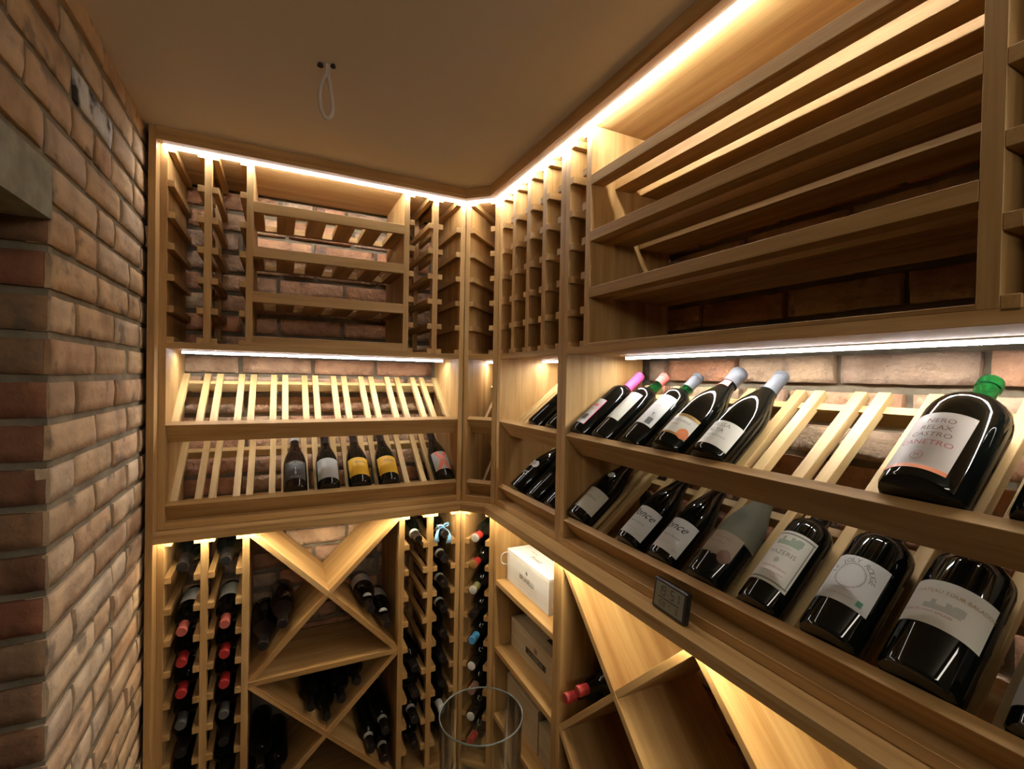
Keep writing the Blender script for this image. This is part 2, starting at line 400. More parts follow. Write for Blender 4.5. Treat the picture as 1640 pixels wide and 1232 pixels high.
# --- back wall, upper cabinet with display
U0, U1 = -0.347, 0.681
cab = upper_unit(FB, 'wine_cabinet', 'oak wall cabinet on the far wall, empty cubby racks over a slatted bottle display', U0, U1)
panel(FB, cab, U0, U0+T, 0.941, TOPZ); panel(FB, cab, U1-T, U1, 0.941, TOPZ)
ladder(FB, cab, -0.228, -0.207, ZU0+T, TOPZ); ladder(FB, cab, 0.545, 0.566, ZU0+T, TOPZ)
panel(FB, cab, -0.107, -0.086, ZU0+T, TOPZ, name='divider'); panel(FB, cab, 0.429, 0.450, ZU0+T, TOPZ, name='divider')
for u, s_ in ((U0+T, 1), (-0.228, -1), (-0.207, 1), (-0.107, -1), (0.450, 1), (0.545, -1), (0.566, 1), (U1-T, -1)):
    cleats(FB, cab, u, s_, LEV_U, TOPZ)
for z in (2.038, 1.886, 1.731):
    FB.box('shelf_bar', cab, (-0.086, 0.429), (0.0, 0.014), (z-0.036, z), 'u')
    for a, b in ((-0.086, -0.055), (-0.015, 0.045), (0.085, 0.148), (0.186, 0.249), (0.286, 0.347), (0.387, 0.429)):
        FB.box('shelf_board', cab, (a, b), (0.0141, 0.225), (z-0.037, z-0.015), 'd')
    FB.box('shelf_rail', cab, (-0.086, 0.429), (0.226, 0.250), (z-0.037, z-0.015), 'u')
FB.box('shelf_bar', cab, (-0.086, 0.429), (0.0, 0.014), (ZU0+T, 1.578), 'u')
pairs = [(-0.247, -0.206), (-0.133, -0.092), (-0.020, 0.021), (0.093, 0.134), (0.206, 0.248), (0.319, 0.361), (0.431, 0.475), (0.546, 0.588)]
cs = [-0.3165] + [c for p in pairs for c in p] + [0.650]
for z in (ZL1, ZL2): SB.row(cab, z, U0+T, U1-T, cs)

# --- diagonal corner cabinet
cd_ = upper_unit(FD, 'corner_cabinet', 'narrow oak corner cabinet set at an angle where the two walls meet', 0.0008, DW-0.0008, 0.32)
panel(FD, cd_, 0.0008, 0.0208, 0.941, TOPZ, 0.32); panel(FD, cd_, DW-0.0208, DW-0.0008, 0.941, TOPZ, 0.32)
cleats(FD, cd_, 0.0208, 1, LEV_U, TOPZ, 0.31); cleats(FD, cd_, DW-0.0208, -1, LEV_U, TOPZ, 0.31)
FD.box('back_panel', cd_, (0.0008, DW-0.0008), (0.321, 0.329), (0.941, TOPZ), 'z')
SDD = Slats(FD, 38.0, 0.290)
for z in (ZL1, ZL2): SDD.row(cd_, z, 0.0208, DW-0.0208, [0.070, 0.118], 0.012)

# --- right wall, narrow cabinet beside the corner
RA0, RA1 = 1.2598, 1.7485
ca = upper_unit(FR, 'wine_cabinet', 'oak cabinet on the right wall beside the corner, five columns of empty bottle cubbies', RA0, RA1, 0.30)
panel(FR, ca, RA0, 1.286, 0.941, TOPZ, 0.30); panel(FR, ca, 1.722, RA1, 0.941, TOPZ, 0.30)
for a, b in ((1.377, 1.401), (1.491, 1.515), (1.606, 1.629)):
    panel(FR, ca, a, b, ZU0+T, TOPZ, 0.30, 'divider')
for u, s_ in ((1.286, 1), (1.377, -1), (1.401, 1), (1.491, -1), (1.515, 1), (1.606, -1), (1.629, 1), (1.722, -1)):
    cleats(FR, ca, u, s_, LEV_U, TOPZ, 0.30)
FR.box('back_panel', ca, (RA0, RA1), (0.301, 0.309), (0.941, TOPZ), 'z')
csA = [1.711, 1.683, 1.643, 1.557, 1.518, 1.432, 1.393, 1.300]
for z in (ZL1, ZL2): SR.row(ca, z, 1.286, 1.722, csA)

# --- right wall, long cabinet
RB0, RB1 = -0.30, 1.2592
cb = upper_unit(FR, 'wine_cabinet', 'long oak cabinet on the right wall with wide open shelves over two display rows', RB0, RB1, 0.30)
panel(FR, cb, 1.2352, RB1, 0.941, TOPZ, 0.30); panel(FR, cb, RB0, RB0+0.024, 0.941, TOPZ, 0.30)
for a, b in ((1.125, 1.149), (0.262, 0.285), (0.150, 0.172), (0.038, 0.060), (-0.074, -0.052), (-0.186, -0.164)):
    panel(FR, cb, a, b, ZU0+T, TOPZ, 0.30, 'divider')
for u, s_ in ((1.2352, -1), (1.149, 1), (0.262, -1), (0.172, 1), (0.150, -1), (0.060, 1), (0.038, -1), (-0.052, 1), (-0.074, -1), (-0.164, 1), (-0.186, -1), (-0.276, 1)):
    cleats(FR, cb, u, s_, LEV_U, TOPZ, 0.30)
for z in (2.032, 1.872, 1.712):
    FR.box('shelf_bar', cb, (0.285, 1.125), (0.0, 0.014), (z-0.028, z), 'u')
    for e0, e1 in ((0.0141, 0.043), (0.083, 0.146), (0.178, 0.296)):
        FR.box('shelf_board', cb, (0.285, 1.1245), (e0, e1), (z-0.0275, z+0.002), 'u')
FR.box('shelf_bar', cb, (0.285, 1.125), (0.0, 0.014), (ZU0+T, 1.555), 'u')
csB = [1.2225]
for i in range(12):
    c0 = 1.155-0.124*i
    csB += [c0+0.021, c0-0.021]
csB = [c for c in csB if c > RB0+0.03]
for z in (ZL1, ZL2): SR.row(cb, z, RB0+0.024, 1.2352, csB, 0.0225)

# --- cornice, ledge, end panel
def ribbon(name, label, cat, off0, off1, z0, z1, umin_b, umin_r, par=None):
    """a band of boards that follows the three faces; off is measured out from the cabinet faces"""
    o = par or empty(name, (0.3, YB-0.03, z0), label, cat)
    segs = []
    def corner(F1n, c1, F2n, c2):
        # intersect two planes n.x=c in 2D
        a, b = F1n; c, d = F2n; det = a*d-b*c
        return ((c1*d-b*c2)/det, (a*c2-c1*c)/det)
    rt2 = math.sqrt(.5); cD = (P1.x+P1.y)*rt2
    rings = []
    for off in (off0, off1):
        B_ = (0, 1), YB-off; D_ = (rt2, rt2), cD-off; R_ = (1, 0), XR-off
        rings.append([(umin_b, YB-off), corner(*B_, *D_), corner(*D_, *R_), (XR-off, umin_r)])
    nm = {'ledge': 'ledge_board', 'cornice': 'fascia_board', 'ledge_lip': 'front_lip', 'cornice_lip': 'front_lip'}.get(name, 'profile')
    for i in range(3):
        q = [rings[0][i], rings[0][i+1], rings[1][i+1], rings[1][i]]
        cx_ = sum(p[0] for p in q)/4; cy_ = sum(p[1] for p in q)/4
        dx = Vector((q[1][0]-q[0][0], q[1][1]-q[0][1], 0)).normalized(); dy = Vector((-dx.y, dx.x, 0))
        bm = bmesh.new(); lowv = []; hiv = []
        for p in q:
            v = Vector((p[0]-cx_, p[1]-cy_, 0)); loc = (v.dot(dx), v.dot(dy))
            lowv.append(bm.verts.new((loc[0], loc[1], z0))); hiv.append(bm.verts.new((loc[0], loc[1], z1)))
        bm.faces.new(lowv); bm.faces.new(hiv)
        for k_ in range(4): bm.faces.new((lowv[k_], lowv[(k_+1) % 4], hiv[(k_+1) % 4], hiv[k_]))
        bmesh.ops.recalc_face_normals(bm, faces=bm.faces)
        me = bpy.data.meshes.new(nm); bm.to_mesh(me); bm.free()
        m = Matrix((dx, dy, Vector((0, 0, 1)))).transposed().to_4x4(); m.translation = Vector((cx_, cy_, 0))
        yield put(nm, me, o, m), i, o
_led = None
for _ in ribbon('ledge', 'oak ledge running under the slatted displays, bent round the angled corner', 'ledge', 0.055, 0.0, 0.929, 0.940, -0.347, RB0): _[0].data.materials.append(OAK); _led = _[2]
for _ in ribbon('ledge_lip', None, None, 0.055, 0.040, 0.913, 0.9289, -0.347, RB0, _led): _[0].data.materials.append(OAK)
for _ in ribbon('cornice', 'oak cornice between the top light strip and the ceiling', 'cornice', 0.055, 0.0, 2.1760, 2.2045, -0.347, RB0): _[0].data.materials.append(OAK); _cor = _[2]
for _ in ribbon('cornice_lip', None, None, 0.055, 0.027, 2.1635, 2.1759, -0.347, RB0, _cor): _[0].data.materials.append(OAK)
ep = FB.box('end_panel', None, (-0.3668, -0.3472), (-0.055, 0.34), (FLOOR, 2.2045), 'z')
tag(ep, 'tall oak end panel standing against the left brick wall', 'panel')

# --- light strips
def strip(name, label, segs, w=0.013, h=0.009, down=None, inward=None, up_=0.004, hin=None):
    o = empty(name, segs[0][0], label, 'light strip')
    for a, b in segs:
        a = Vector(a); b = Vector(b); ax = (b-a); L = ax.length; ax = ax/L; side = Vector((0, 0, 1)).cross(ax); zz = Vector((0, 0, 1))
        obox('diffuser', o, (a+b)/2 - zz*h/2, ax, side, L, w, h, E_GLOW, 0.001)
        obox('profile', o, (a+b)/2 + zz*up_/2, ax, side, L, w+0.002, up_-0.0004, ALU, 0)
        if down: obox('lens', o, (a+b)/2 - zz*(h+0.0003), ax, side, L-0.002, w-0.002, 0.0004, down, 0)
        if inward: obox('lens', o, (a+b)/2 - zz*h/2 + side*(w/2+0.0003), ax, zz, L-0.002, (hin or h)-0.001, 0.0004, inward, 0)
    return o
o15 = 0.016; rt2 = math.sqrt(.5); cDl = (P1.x+P1.y)*rt2-o15
va = (cDl/rt2-(YB-o15), YB-o15); vb = (XR-o15, cDl/rt2-(XR-o15))
zt = 2.1680
strip('light_strip', 'bright light strip along the top of the cabinets under the cornice', [((-0.336, YB-o15, zt), (va[0], va[1], zt)), ((va[0], va[1], zt), (vb[0], vb[1], zt)), ((vb[0], vb[1], zt), (XR-o15, RB0, zt))], 0.017, 0.010, E_TD, E_TI)
zm = ZU0-0.003
for lab, F_, a_, b_, d_ in (('light strip over the display shelves on the far wall', FB, -0.308, 0.640, .150), ('short light strip inside the angled corner cabinet', FD, 0.0225, DW-0.0225, .20),
                       ('light strip over the display beside the corner on the right wall', FR, 1.300, 1.708, .190), ('long light strip over the big bottle display on the right wall', FR, RB0+0.03, 1.185, .190)):
    strip('light_strip', lab, [(F_.p(a_, d_, zm), F_.p(b_, d_, zm))], 0.012, 0.007, E_MD, None, 0.003)
o28 = 0.026; cDl2 = (P1.x+P1.y)*rt2-o28
va2 = (cDl2/rt2-(YB-o28), YB-o28); vb2 = (XR-o28, cDl2/rt2-(XR-o28)); zlo = 0.9165
strip('light_strip', 'light strip hidden under the front edge of the oak ledge', [((-0.336, YB-o28, zlo), (va2[0], va2[1], zlo)), ((va2[0], va2[1], zlo), (vb2[0], vb2[1], zlo)), ((vb2[0], vb2[1], zlo), (XR-o28, RB0, zlo))], 0.012, 0.007, E_LD, E_LI, 0.011)

# --- lower cabinets
ZT = 0.906; ZB = -0.135
def lower(F, name, label, u0, u1, d1):
    par = empty(name, F.p((u0+u1)/2, 0, FLOOR), label, 'wine cabinet')
    F.box('top_panel', par, (u0, u1), (0.0, d1), (ZT, 0.9285), 'u')
    F.box('bottom_panel', par, (u0+T, u1-T), (0.0, d1), (ZB-0.02, ZB), 'u')
    F.box('plinth', par, (u0, u1), (0.03, 0.05), (FLOOR, ZB-0.021), 'u')
    return par
lb = lower(FB, 'wine_rack', 'low oak rack on the far wall with bottle columns and a crossed diamond bin', U0, U1, 0.34)
panel(FB, lb, U0, U0+T, FLOOR, ZT); panel(FB, lb, U1-T, U1, FLOOR, ZT)
ladder(FB, lb, -0.228, -0.207, ZB, ZT); ladder(FB, lb, 0.545, 0.566, ZB, ZT)
panel(FB, lb, -0.107, -0.086, ZB, ZT, name='divider'); panel(FB, lb, 0.429, 0.450, ZB, ZT, name='divider')
for u, s_ in ((U0+T, 1), (-0.228, -1), (-0.207, 1), (-0.107, -1), (0.450, 1), (0.545, -1), (0.566, 1), (U1-T, -1)):
    cleats(FB, lb, u, s_, LEV_L, ZT)
def diag(F, par, a, b, d0, d1, t=0.018):
    A = F.p(a[0], (d0+d1)/2, a[1]); B = F.p(b[0], (d0+d1)/2, b[1]); ax = B-A
    obox('cross_board', par, (A+B)/2, ax, F.ed, ax.length, d1-d0, t)
xc = 0.1715; hw = 0.2575
diag(FB, lb, (-0.086, 0.898), (xc, 0.642), 0.001, 0.30); diag(FB, lb, (xc, 0.642), (0.429, 0.898), 0.002, 0.301)
diag(FB, lb, (xc, 0.642), (0.429, 0.375), 0.001, 0.30); diag(FB, lb, (-0.086, 0.375), (xc, 0.642), 0.002, 0.301)
FB.box('shelf_panel', lb, (-0.086, 0.429), (0.0, 0.30), (0.363, 0.382), 'u')
diag(FB, lb, (-0.086, 0.370), (0.429, -0.130), 0.001, 0.30); diag(FB, lb, (-0.086, -0.130), (0.429, 0.370), 0.002, 0.301)
ld_ = lower(FD, 'corner_rack', 'narrow oak bottle rack set at an angle in the lower corner', 0.0008, DW-0.0008, 0.32)
panel(FD, ld_, 0.0008, 0.0208, FLOOR, ZT, 0.32); panel(FD, ld_, DW-0.0208, DW-0.0008, FLOOR, ZT, 0.32)
FD.box('back_panel', ld_, (0.0008, DW-0.0008), (0.321, 0.329), (FLOOR, ZT), 'z')
cleats(FD, ld_, 0.0208, 1, LEV_L, ZT, 0.31); cleats(FD, ld_, DW-0.0208, -1, LEV_L, ZT, 0.31)
la = lower(FR, 'shelf_cabinet', 'low oak shelf cabinet on the right wall holding wooden wine boxes', RA0, RA1, 0.30)
panel(FR, la, RA0, 1.284, FLOOR, ZT, 0.30); panel(FR, la, 1.726, RA1, FLOOR, ZT, 0.30)
FR.box('back_panel', la, (RA0, RA1), (0.301, 0.309), (FLOOR, ZT), 'z')
for z in (0.642, 0.373, 0.104):
    FR.box('shelf_panel', la, (1.284, 1.726), (0.0, 0.30), (z-0.020, z), 'u')
lc = lower(FR, 'diamond_rack', 'low oak rack on the right wall with large crossed boards', RB0, RB1, 0.30)
panel(FR, lc, 1.2352, RB1, FLOOR, ZT, 0.30); panel(FR, lc, RB0, RB0+0.024, FLOOR, ZT, 0.30)
for j in range(3):
    c0 = 0.9775-0.515*j
    for s_ in (1, -1):
        e = 0.001 if s_ > 0 else 0.002
        diag(FR, lc, (c0+s_*0.2575, 0.888), (c0, 0.630), e, 0.28+e)
        diag(FR, lc, (c0, 0.630), (c0-s_*0.2575, 0.372), e+0.0003, 0.28+e)
        diag(FR, lc, (c0+s_*0.2575, 0.372), (c0-s_*0.2575, -0.130), e, 0.28+e)

# ------------------------------------------------------------------ bottles
PROF = {
 'claret': (0.0375, 0.300, [(0, .002), (.030, 0), (.0355, .0015), (.0375, .006), (.0375, .188), (.0362, .200), (.031, .211), (.0225, .219), (.0168, .227), (.0150, .238), (.0142, .262), (.0142, .286), (.0155, .287), (.0155, .296), (.0135, .300), (0, .300)], .245),
 'burgundy': (0.0410, 0.298, [(0, .002), (.033, 0), (.0385, .0015), (.0410, .006), (.0410, .130), (.0400, .148), (.0368, .168), (.0315, .188), (.0250, .208), (.0195, .226), (.0163, .243), (.0150, .262), (.0146, .284), (.0158, .285), (.0158, .294), (.0138, .298), (0, .298)], .238),
 'jug': (0.0520, 0.272, [(0, .002), (.044, 0), (.0500, .002), (.0520, .007), (.0520, .160), (.0508, .175), (.0460, .190), (.0360, .203), (.0250, .211), (.0185, .218), (.0155, .228), (.0148, .252), (.0168, .254), (.0172, .266), (.0155, .272), (0, .272)], .245),
 'sparkling': (0.0430, 0.310, [(0, .002), (.035, 0), (.0405, .002), (.0430, .008), (.0430, .140), (.0415, .160), (.0370, .183), (.0300, .207), (.0225, .230), (.0178, .250), (.0160, .268), (.0160, .290), (.0175, .292), (.0175, .306), (.015, .310), (0, .310)], .232),
}
def lathe(pts, seg=28):
    bm = bmesh.new(); rings = []
    for r, z in pts:
        if r == 0: rings.append([bm.verts.new((0, 0, z))])
        else: rings.append([bm.verts.new((r*math.cos(2*math.pi*k/seg), r*math.sin(2*math.pi*k/seg), z)) for k in range(seg)])
    for a, b in zip(rings, rings[1:]):
        for k in range(seg):
            k2 = (k+1) % seg
            if len(a) == 1: bm.faces.new((a[0], b[k2], b[k]))
            elif len(b) == 1: bm.faces.new((a[k], a[k2], b[0]))
            else: bm.faces.new((a[k], a[k2], b[k2], b[k]))
    bmesh.ops.recalc_face_normals(bm, faces=bm.faces)
    me = bpy.data.meshes.new('lathe'); bm.to_mesh(me); bm.free()
    for p in me.polygons: p.use_smooth = True
    me.set_sharp_from_angle(angle=math.radians(38))
    return me
def rad(pts, z):
    for (r0, z0), (r1, z1) in zip(pts, pts[1:]):
        if z0 <= z <= z1 and z1 > z0 and z > 0.006: return r0+(r1-r0)*(z-z0)/(z1-z0)
    return pts[4][0]
_bc = {}
def body_mesh(kind, s, ls, cut=None):
    k = ('b', kind, s, ls, cut)
    if k not in _bc:
        pts = [(r*s, z*ls) for r, z in PROF[kind][2]]
        if cut:
            lo = [p for p in pts if p[1] < cut*ls]; rc = rad(pts, cut*ls)
            pts = lo+[(rc, cut*ls), (0, cut*ls)]
        _bc[k] = lathe(pts)
    return _bc[k]
def capsule_mesh(kind, s, ls, z0, pad=0.0007, fat=0.0):
    k = ('c', kind, s, ls, z0, pad, fat)
    if k not in _bc:
        pts = [(r*s, z*ls) for r, z in PROF[kind][2]]; L = PROF[kind][1]*ls
        out = [(rad(pts, z0*ls)+pad*0.3, z0*ls-0.0003), (rad(pts, z0*ls)+pad+fat, z0*ls)]
        for r, z in pts:
            if z > z0*ls and r > 0: out.append((r+pad+fat*(1 if z > 0.25*ls else 0.5), z + (0.0006 if z >= L-1e-4 else 0)))
        out.append((0, L+0.0008))
        _bc[k] = lathe(out)
    return _bc[k]
def patch_mesh(kind, s, ls, z0, z1, a0, a1, off=0.0005, ragged=0, shape=None):
    """curved label on the bottle; a in radians about local +X; shape(x,z)->bool keeps faces (x,z in 0..1)"""
    k = ('p', kind, s, ls, z0, z1, a0, a1, off, ragged, shape.__name__ if shape else None)
    if k in _bc: return _bc[k]
    pts = [(r*s, z*ls) for r, z in PROF[kind][2]]
    nA, nZ = (40, 36) if shape else (max(18, int(abs(a1-a0)*12)), max(6, int((z1-z0)*300)))
    bm = bmesh.new(); g = {}
    rr = random.Random(5)
    for i in range(nA+1):
        dz = rr.uniform(0, 0.012)*ragged
        for j in range(nZ+1):
            a = a0+(a1-a0)*i/nA; zz = z0+(z1-z0)*j/nZ
            if j == 0: zz += dz
            r = rad(pts, zz*ls)+off
            g[i, j] = bm.verts.new((r*math.cos(a), r*math.sin(a), zz*ls))
    for i in range(nA):
        for j in range(nZ):
            if shape and not shape((i+.5)/nA, (j+.5)/nZ): continue
            bm.faces.new((g[i, j], g[i+1, j], g[i+1, j+1], g[i, j+1]))
    for v in [v for v in bm.verts if not v.link_faces]: bm.verts.remove(v)
    me = bpy.data.meshes.new('label'); bm.to_mesh(me); bm.free()
    for p in me.polygons: p.use_smooth = True
    _bc[k] = me
    return me
def text_verts(txt, size, shear=0.0, align='CENTER'):
    cu = bpy.data.curves.new('t', 'FONT'); cu.body = txt; cu.size = size; cu.align_x = align; cu.align_y = 'CENTER'; cu.shear = shear
    cu.resolution_u = 2
    ob = bpy.data.objects.new('t', cu); COL.objects.link(ob)
    dg = bpy.context.evaluated_depsgraph_get(); dg.update()
    me = bpy.data.meshes.new_from_object(ob.evaluated_get(dg))
    bpy.data.objects.remove(ob); bpy.data.curves.remove(cu)
    return me
def text_on(kind, s, ls, txt, size, zc, ac=0.0, shear=0.0, off=0.0011, arc=None):
    """text wrapped on the bottle: reads with the bottle upright, +X in front"""
    k = ('t', kind, s, ls, txt, size, zc, ac, shear, arc)
    if k in _bc: return _bc[k]
    pts = [(r*s, z*ls) for r, z in PROF[kind][2]]
    if arc:
        bm = bmesh.new(); R_, span, start = arc; n = len(txt)
        for i, ch in enumerate(txt):
            if ch == ' ': continue
            me0 = text_verts(ch, size, shear); a = start - span*i/max(1, n-1)
            m = Matrix.Rotation(a-math.pi/2, 4, 'Z'); m.translation = Vector((R_*math.cos(a), R_*math.sin(a), 0))
            me0.transform(m); bm.from_mesh(me0); bpy.data.meshes.remove(me0)
        me = bpy.data.meshes.new('print'); bm.to_mesh(me); bm.free()
    else:
        me = text_verts(txt, size, shear)
    for v in me.vertices:
        x, y = v.co.x, v.co.y; zz = zc*ls + y; r = rad(pts, zz)+off
        a = ac + x/r
        v.co = (r*math.cos(a), r*math.sin(a), zz)
    me.materials.clear(); me.name = 'print'
    _bc[k] = me
    return me
def bottle(base, axis, face, kind, label, cat='bottle', group=None, s=1.0, ls=1.0, glass=BOTTLE, cap=None, cap_z=None, cap_fat=0.0, neck=None, labels=(), prints=(), extra=(), name='wine_bottle'):
    """labels: (z0,z1,a0,a1,material[,ragged|shape]) ; prints: (text,size,zc,ac,material,shear,arc)"""
    z = Vector(axis).normalized(); x = Vector(face); x = (x - z*x.dot(z)).normalized(); y = z.cross(x)
    m = Matrix((x, y, z)).transposed().to_4x4(); m.translation = Vector(base)
    root = bpy.data.objects.new(name, None); COL.objects.link(root); root.matrix_basis = m; root.empty_display_size = .03
    tag(root, label, cat, group)
    put('body', body_mesh(kind, s, ls, neck[0] if neck else None), root, m, glass)
    if neck:
        kk_ = ('n', kind, s, ls, neck[0])
        if kk_ not in _bc:
            pts = [(r*s, zz*ls) for r, zz in PROF[kind][2]]
            hi = [(rad(pts, neck[0]*ls), neck[0]*ls+0.0002)]+[p for p in pts if p[1] > neck[0]*ls and p[0] > 0]
            inner = [(r-0.0028*s, zz) for r, zz in hi]
            if cap is None: ringp = hi+[(hi[-1][0]-0.002, hi[-1][1]+0.0005)]+inner[::-1]
            else: ringp = hi+inner[::-1]
            _bc[kk_] = lathe(ringp)
        o = put('neck', _bc[kk_], root, m, neck[1])
    if cap is not None:
        put('capsule', capsule_mesh(kind, s, ls, cap_z or PROF[kind][3], 0.0007, cap_fat), root, m, cap)
    first = None
    for L in labels:
        z0, z1, a0, a1, mt = L[:5]; ex = L[5] if len(L) > 5 else None; off = L[6] if len(L) > 6 else 0.0005
        me = patch_mesh(kind, s, ls, z0, z1, a0, a1, off, ragged=ex if isinstance(ex, (int, float)) else 0, shape=ex if callable(ex) else None)
        o = put('label' if first is None else 'label_mark', me, root if first is None else first, m, mt)
        if first is None: first = o
    for P in prints:
        txt, size, zc, ac, mt = P[:5]; sh = P[5] if len(P) > 5 else 0.0; arc = P[6] if len(P) > 6 else None
        o = put('print', text_on(kind, s, ls, txt, size, zc, ac, sh, arc=arc), first or root, m, mt)
    return root, m
CREAM = colmat((0.62, 0.60, 0.50)); WHITE = colmat((0.62, 0.62, 0.58)); GREYL = colmat((0.46, 0.46, 0.42)); YEL = colmat((0.78, 0.44, 0.03))
CORAL = colmat((0.82, 0.22, 0.13)); PINK = colmat((0.85, 0.10, 0.30), 0.3); SALM = colmat((0.80, 0.14, 0.12), 0.35); SILV = colmat((0.075, 0.08, 0.09), 0.45, 0.0)
RED = colmat((0.33, 0.022, 0.022), 0.45); PINKR = colmat((0.40, 0.10, 0.075), 0.5); DARKC = colmat((0.010, 0.009, 0.009), 0.28); DGREY = colmat((0.06, 0.065, 0.065), 0.5)
GOLD = colmat((0.40, 0.24, 0.08), 0.35, 0.5); ORANGE = colmat((0.65, 0.20, 0.06), 0.4); OLIVE = colmat((0.17, 0.18, 0.08), 0.45); BLUE = colmat((0.05, 0.22, 0.45), 0.4)
BAGE = colmat((0.30, 0.24, 0.17), 0.8); BROWNP = colmat((0.20, 0.11, 0.08), 0.7); GINK = colmat((0.20, 0.20, 0.17), 0.6); RINK = colmat((0.38, 0.09, 0.07), 0.6); LGREEN = colmat((0.30, 0.36, 0.26), 0.6)
GREENS = colmat((0.08, 0.28, 0.20), 0.5); PURPLE = colmat((0.08, 0.02, 0.16), 0.4); YINK = colmat((0.45, 0.42, 0.10), 0.5); RIBB = colmat((0.22, 0.50, 0.80), 0.4); FAINT = colmat((0.40, 0.39, 0.33), 0.6); WPR = colmat((0.55, 0.55, 0.52), 0.5)
GOLDP = colmat((0.35, 0.30, 0.14), 0.6)
def bars(kind, s, ls, z0, z1, a0, a1):
    def barcode(x, z): return int(x*40) % 3 != 1
    return (z0, z1, a0, a1, INK, barcode, 0.0009)
def disc(x, z): return (x-.5)**2+(z-.5)**2 < .25
def ring(x, z): return .20 < (x-.5)**2+(z-.5)**2 < .25
def cross(x, z): return abs(abs(x-.5)*1.9-abs(z-.5)*0.95) < .20
def frameshape(x, z): return min(x, 1-x) < .05 and .03 < z < .97 and min(x, 1-x) > .02 or (min(z, 1-z) < .05 and min(z, 1-z) > .025)
def heart(x, z): return (x-.5)**2*1.2+(z-.55)**2 < .16+.1*(z-.5)
def castle(x, z): return (z < .45 and .05 < x < .95) or (z < .8 and (.2 < x < .32 or .55 < x < .68)) or ((x-.86)**2*3+(z-.5)**2 < .12)
def figure(x, z): return (x-.5)**2+(z-.25)**2 < .05 or (abs(x-.5) < .07 and z < .85) or (x-.5)**2+(z-.9)**2 < .01

up_n_B = SB.n; up_n_R = SR.n
def disp(S, z, u, **k):
    r = PROF[k['kind']][0]*k.get('s', 1.0); gap = k.pop('gap', 0.025); rot = k.pop('rot', 0.0); lift = k.pop('fwd', 0.0)
    face = S.n*math.cos(rot) + S.F.eu*math.sin(rot)
    return bottle(S.seat(z, u, r, gap) + S.s*lift, S.s, face, **k)
# far wall display, lower row
disp(SB, ZL2, 0.057, kind='burgundy', label='bottle with black illustrated label and pale screw cap, first in the far display row', glass=BOTBROWN, cap=WHITE, cap_z=.262, cap_fat=.002,
     labels=[(.035, .125, -.95, .95, DGREY), (.055, .092, -.16, .16, WPR, figure, .0009)], prints=[('HOP  TIPPY', .0105, .113, 0, YINK, .3), ('wild wine', .005, .104, 0, WPR), ('NATURALE', .007, .045, 0, WPR)])
disp(SB, ZL2, 0.170, kind='burgundy', label='bottle with plain pale grey label on the far display, beside the black label', cap=DARKC, labels=[(.030, .130, -1.1, 1.1, GREYL)], prints=[('Domaine', .008, .105, 0, FAINT)])
disp(SB, ZL2, 0.283, kind='burgundy', label='yellow label bottle beside the grey label one on the far display', cap=DARKC, labels=[(.035, .125, -1.1, 1.1, YEL)], prints=[('Alboka', .017, .100, 0.10, BROWNP, .5)])
disp(SB, ZL2, 0.395, kind='burgundy', label='yellow label bottle with an empty slot on its right on the far display', cap=DARKC, labels=[(.035, .125, -1.1, 1.1, YEL)], prints=[('Alboka', .017, .100, 0.10, BROWNP, .5)])
disp(SB, ZL2, 0.621, kind='burgundy', label='bottle with pale label and large coral cross at the right end of the far display', cap=DARKC, labels=[(.035, .135, -1.05, 1.05, GREYL), (.035, .135, -1.05, 1.05, CORAL, cross, .0008)], prints=[('VINO', .007, .085, 0, GINK)])
# beside the corner
disp(SR, ZL1, 1.475, kind='claret', label='dark bottle with purple neck band, upper row of the display beside the corner', cap=PURPLE, cap_z=.195, rot=0.4)
disp(SR, ZL1, 1.350, kind='claret', label='dark unlabelled bottle half hidden by the oak post, upper row beside the corner', cap=DARKC, rot=0.4)
disp(SR, ZL2, 1.600, kind='burgundy', label='black bottle with white printed circles and letters, lower row beside the corner', cap=DARKC,
     labels=[(.105, .135, -.55, .15, WPR, disc), (.105, .135, .0, .7, WPR, disc, .0006)], prints=[('EMIS', .026, .070, -.1, WPR), ('OS', .018, .120, .1, DARKC)])
disp(SR, ZL2, 1.475, kind='claret', label='dark bottle with purple neck band, lower row of the display beside the corner', cap=PURPLE, cap_z=.195, rot=.4)
disp(SR, ZL2, 1.350, kind='claret', label='dark bottle at the right end, lower row of the display beside the corner', cap=DARKC)
# big display, upper row
disp(SR, ZL1, 1.1965, kind='claret', label='bottle with hot pink capsule and a barcode back label against the cabinet side', cap=PINK, cap_z=.228, gap=.02,
     labels=[(.024, .134, -.75, .60, WHITE), (.024, .134, .60, .65, PINK), (.100, .110, -.1, .35, SALM)] + [bars('claret', 1, 1, .040, .062, -.12, .38)], prints=[('rosato', .009, .088, .1, SALM), ('12% vol', .006, .032, -.05, FAINT)])
disp(SR, ZL1, 1.089, kind='claret', label='bottle with salmon capsule, green neck and blank cream label', cap=SALM, cap_z=.262, neck=(.226, GREENG), labels=[(.064, .177, -.75, .84, CREAM)])
disp(SR, ZL1, 0.962, kind='claret', label='bottle with grey capsule and a tall barcode back label beside the cream label', cap=SILV, cap_z=.246, neck=(.226, GREENG),
     labels=[(.059, .174, -.75, 1.02, WHITE)] + [bars('claret', 1, 1, .064, .086, .35, .75)], prints=[('T', .014, .098, .45, INK), ('vino rosso della casa', .0055, .160, .15, GINK), ('prodotto e imbottigliato', .0045, .148, .15, FAINT), ('dal viticoltore', .0045, .140, .15, FAINT), ('contiene solfiti', .0045, .130, .15, FAINT), ('750 ml', .006, .070, -.2, FAINT)])
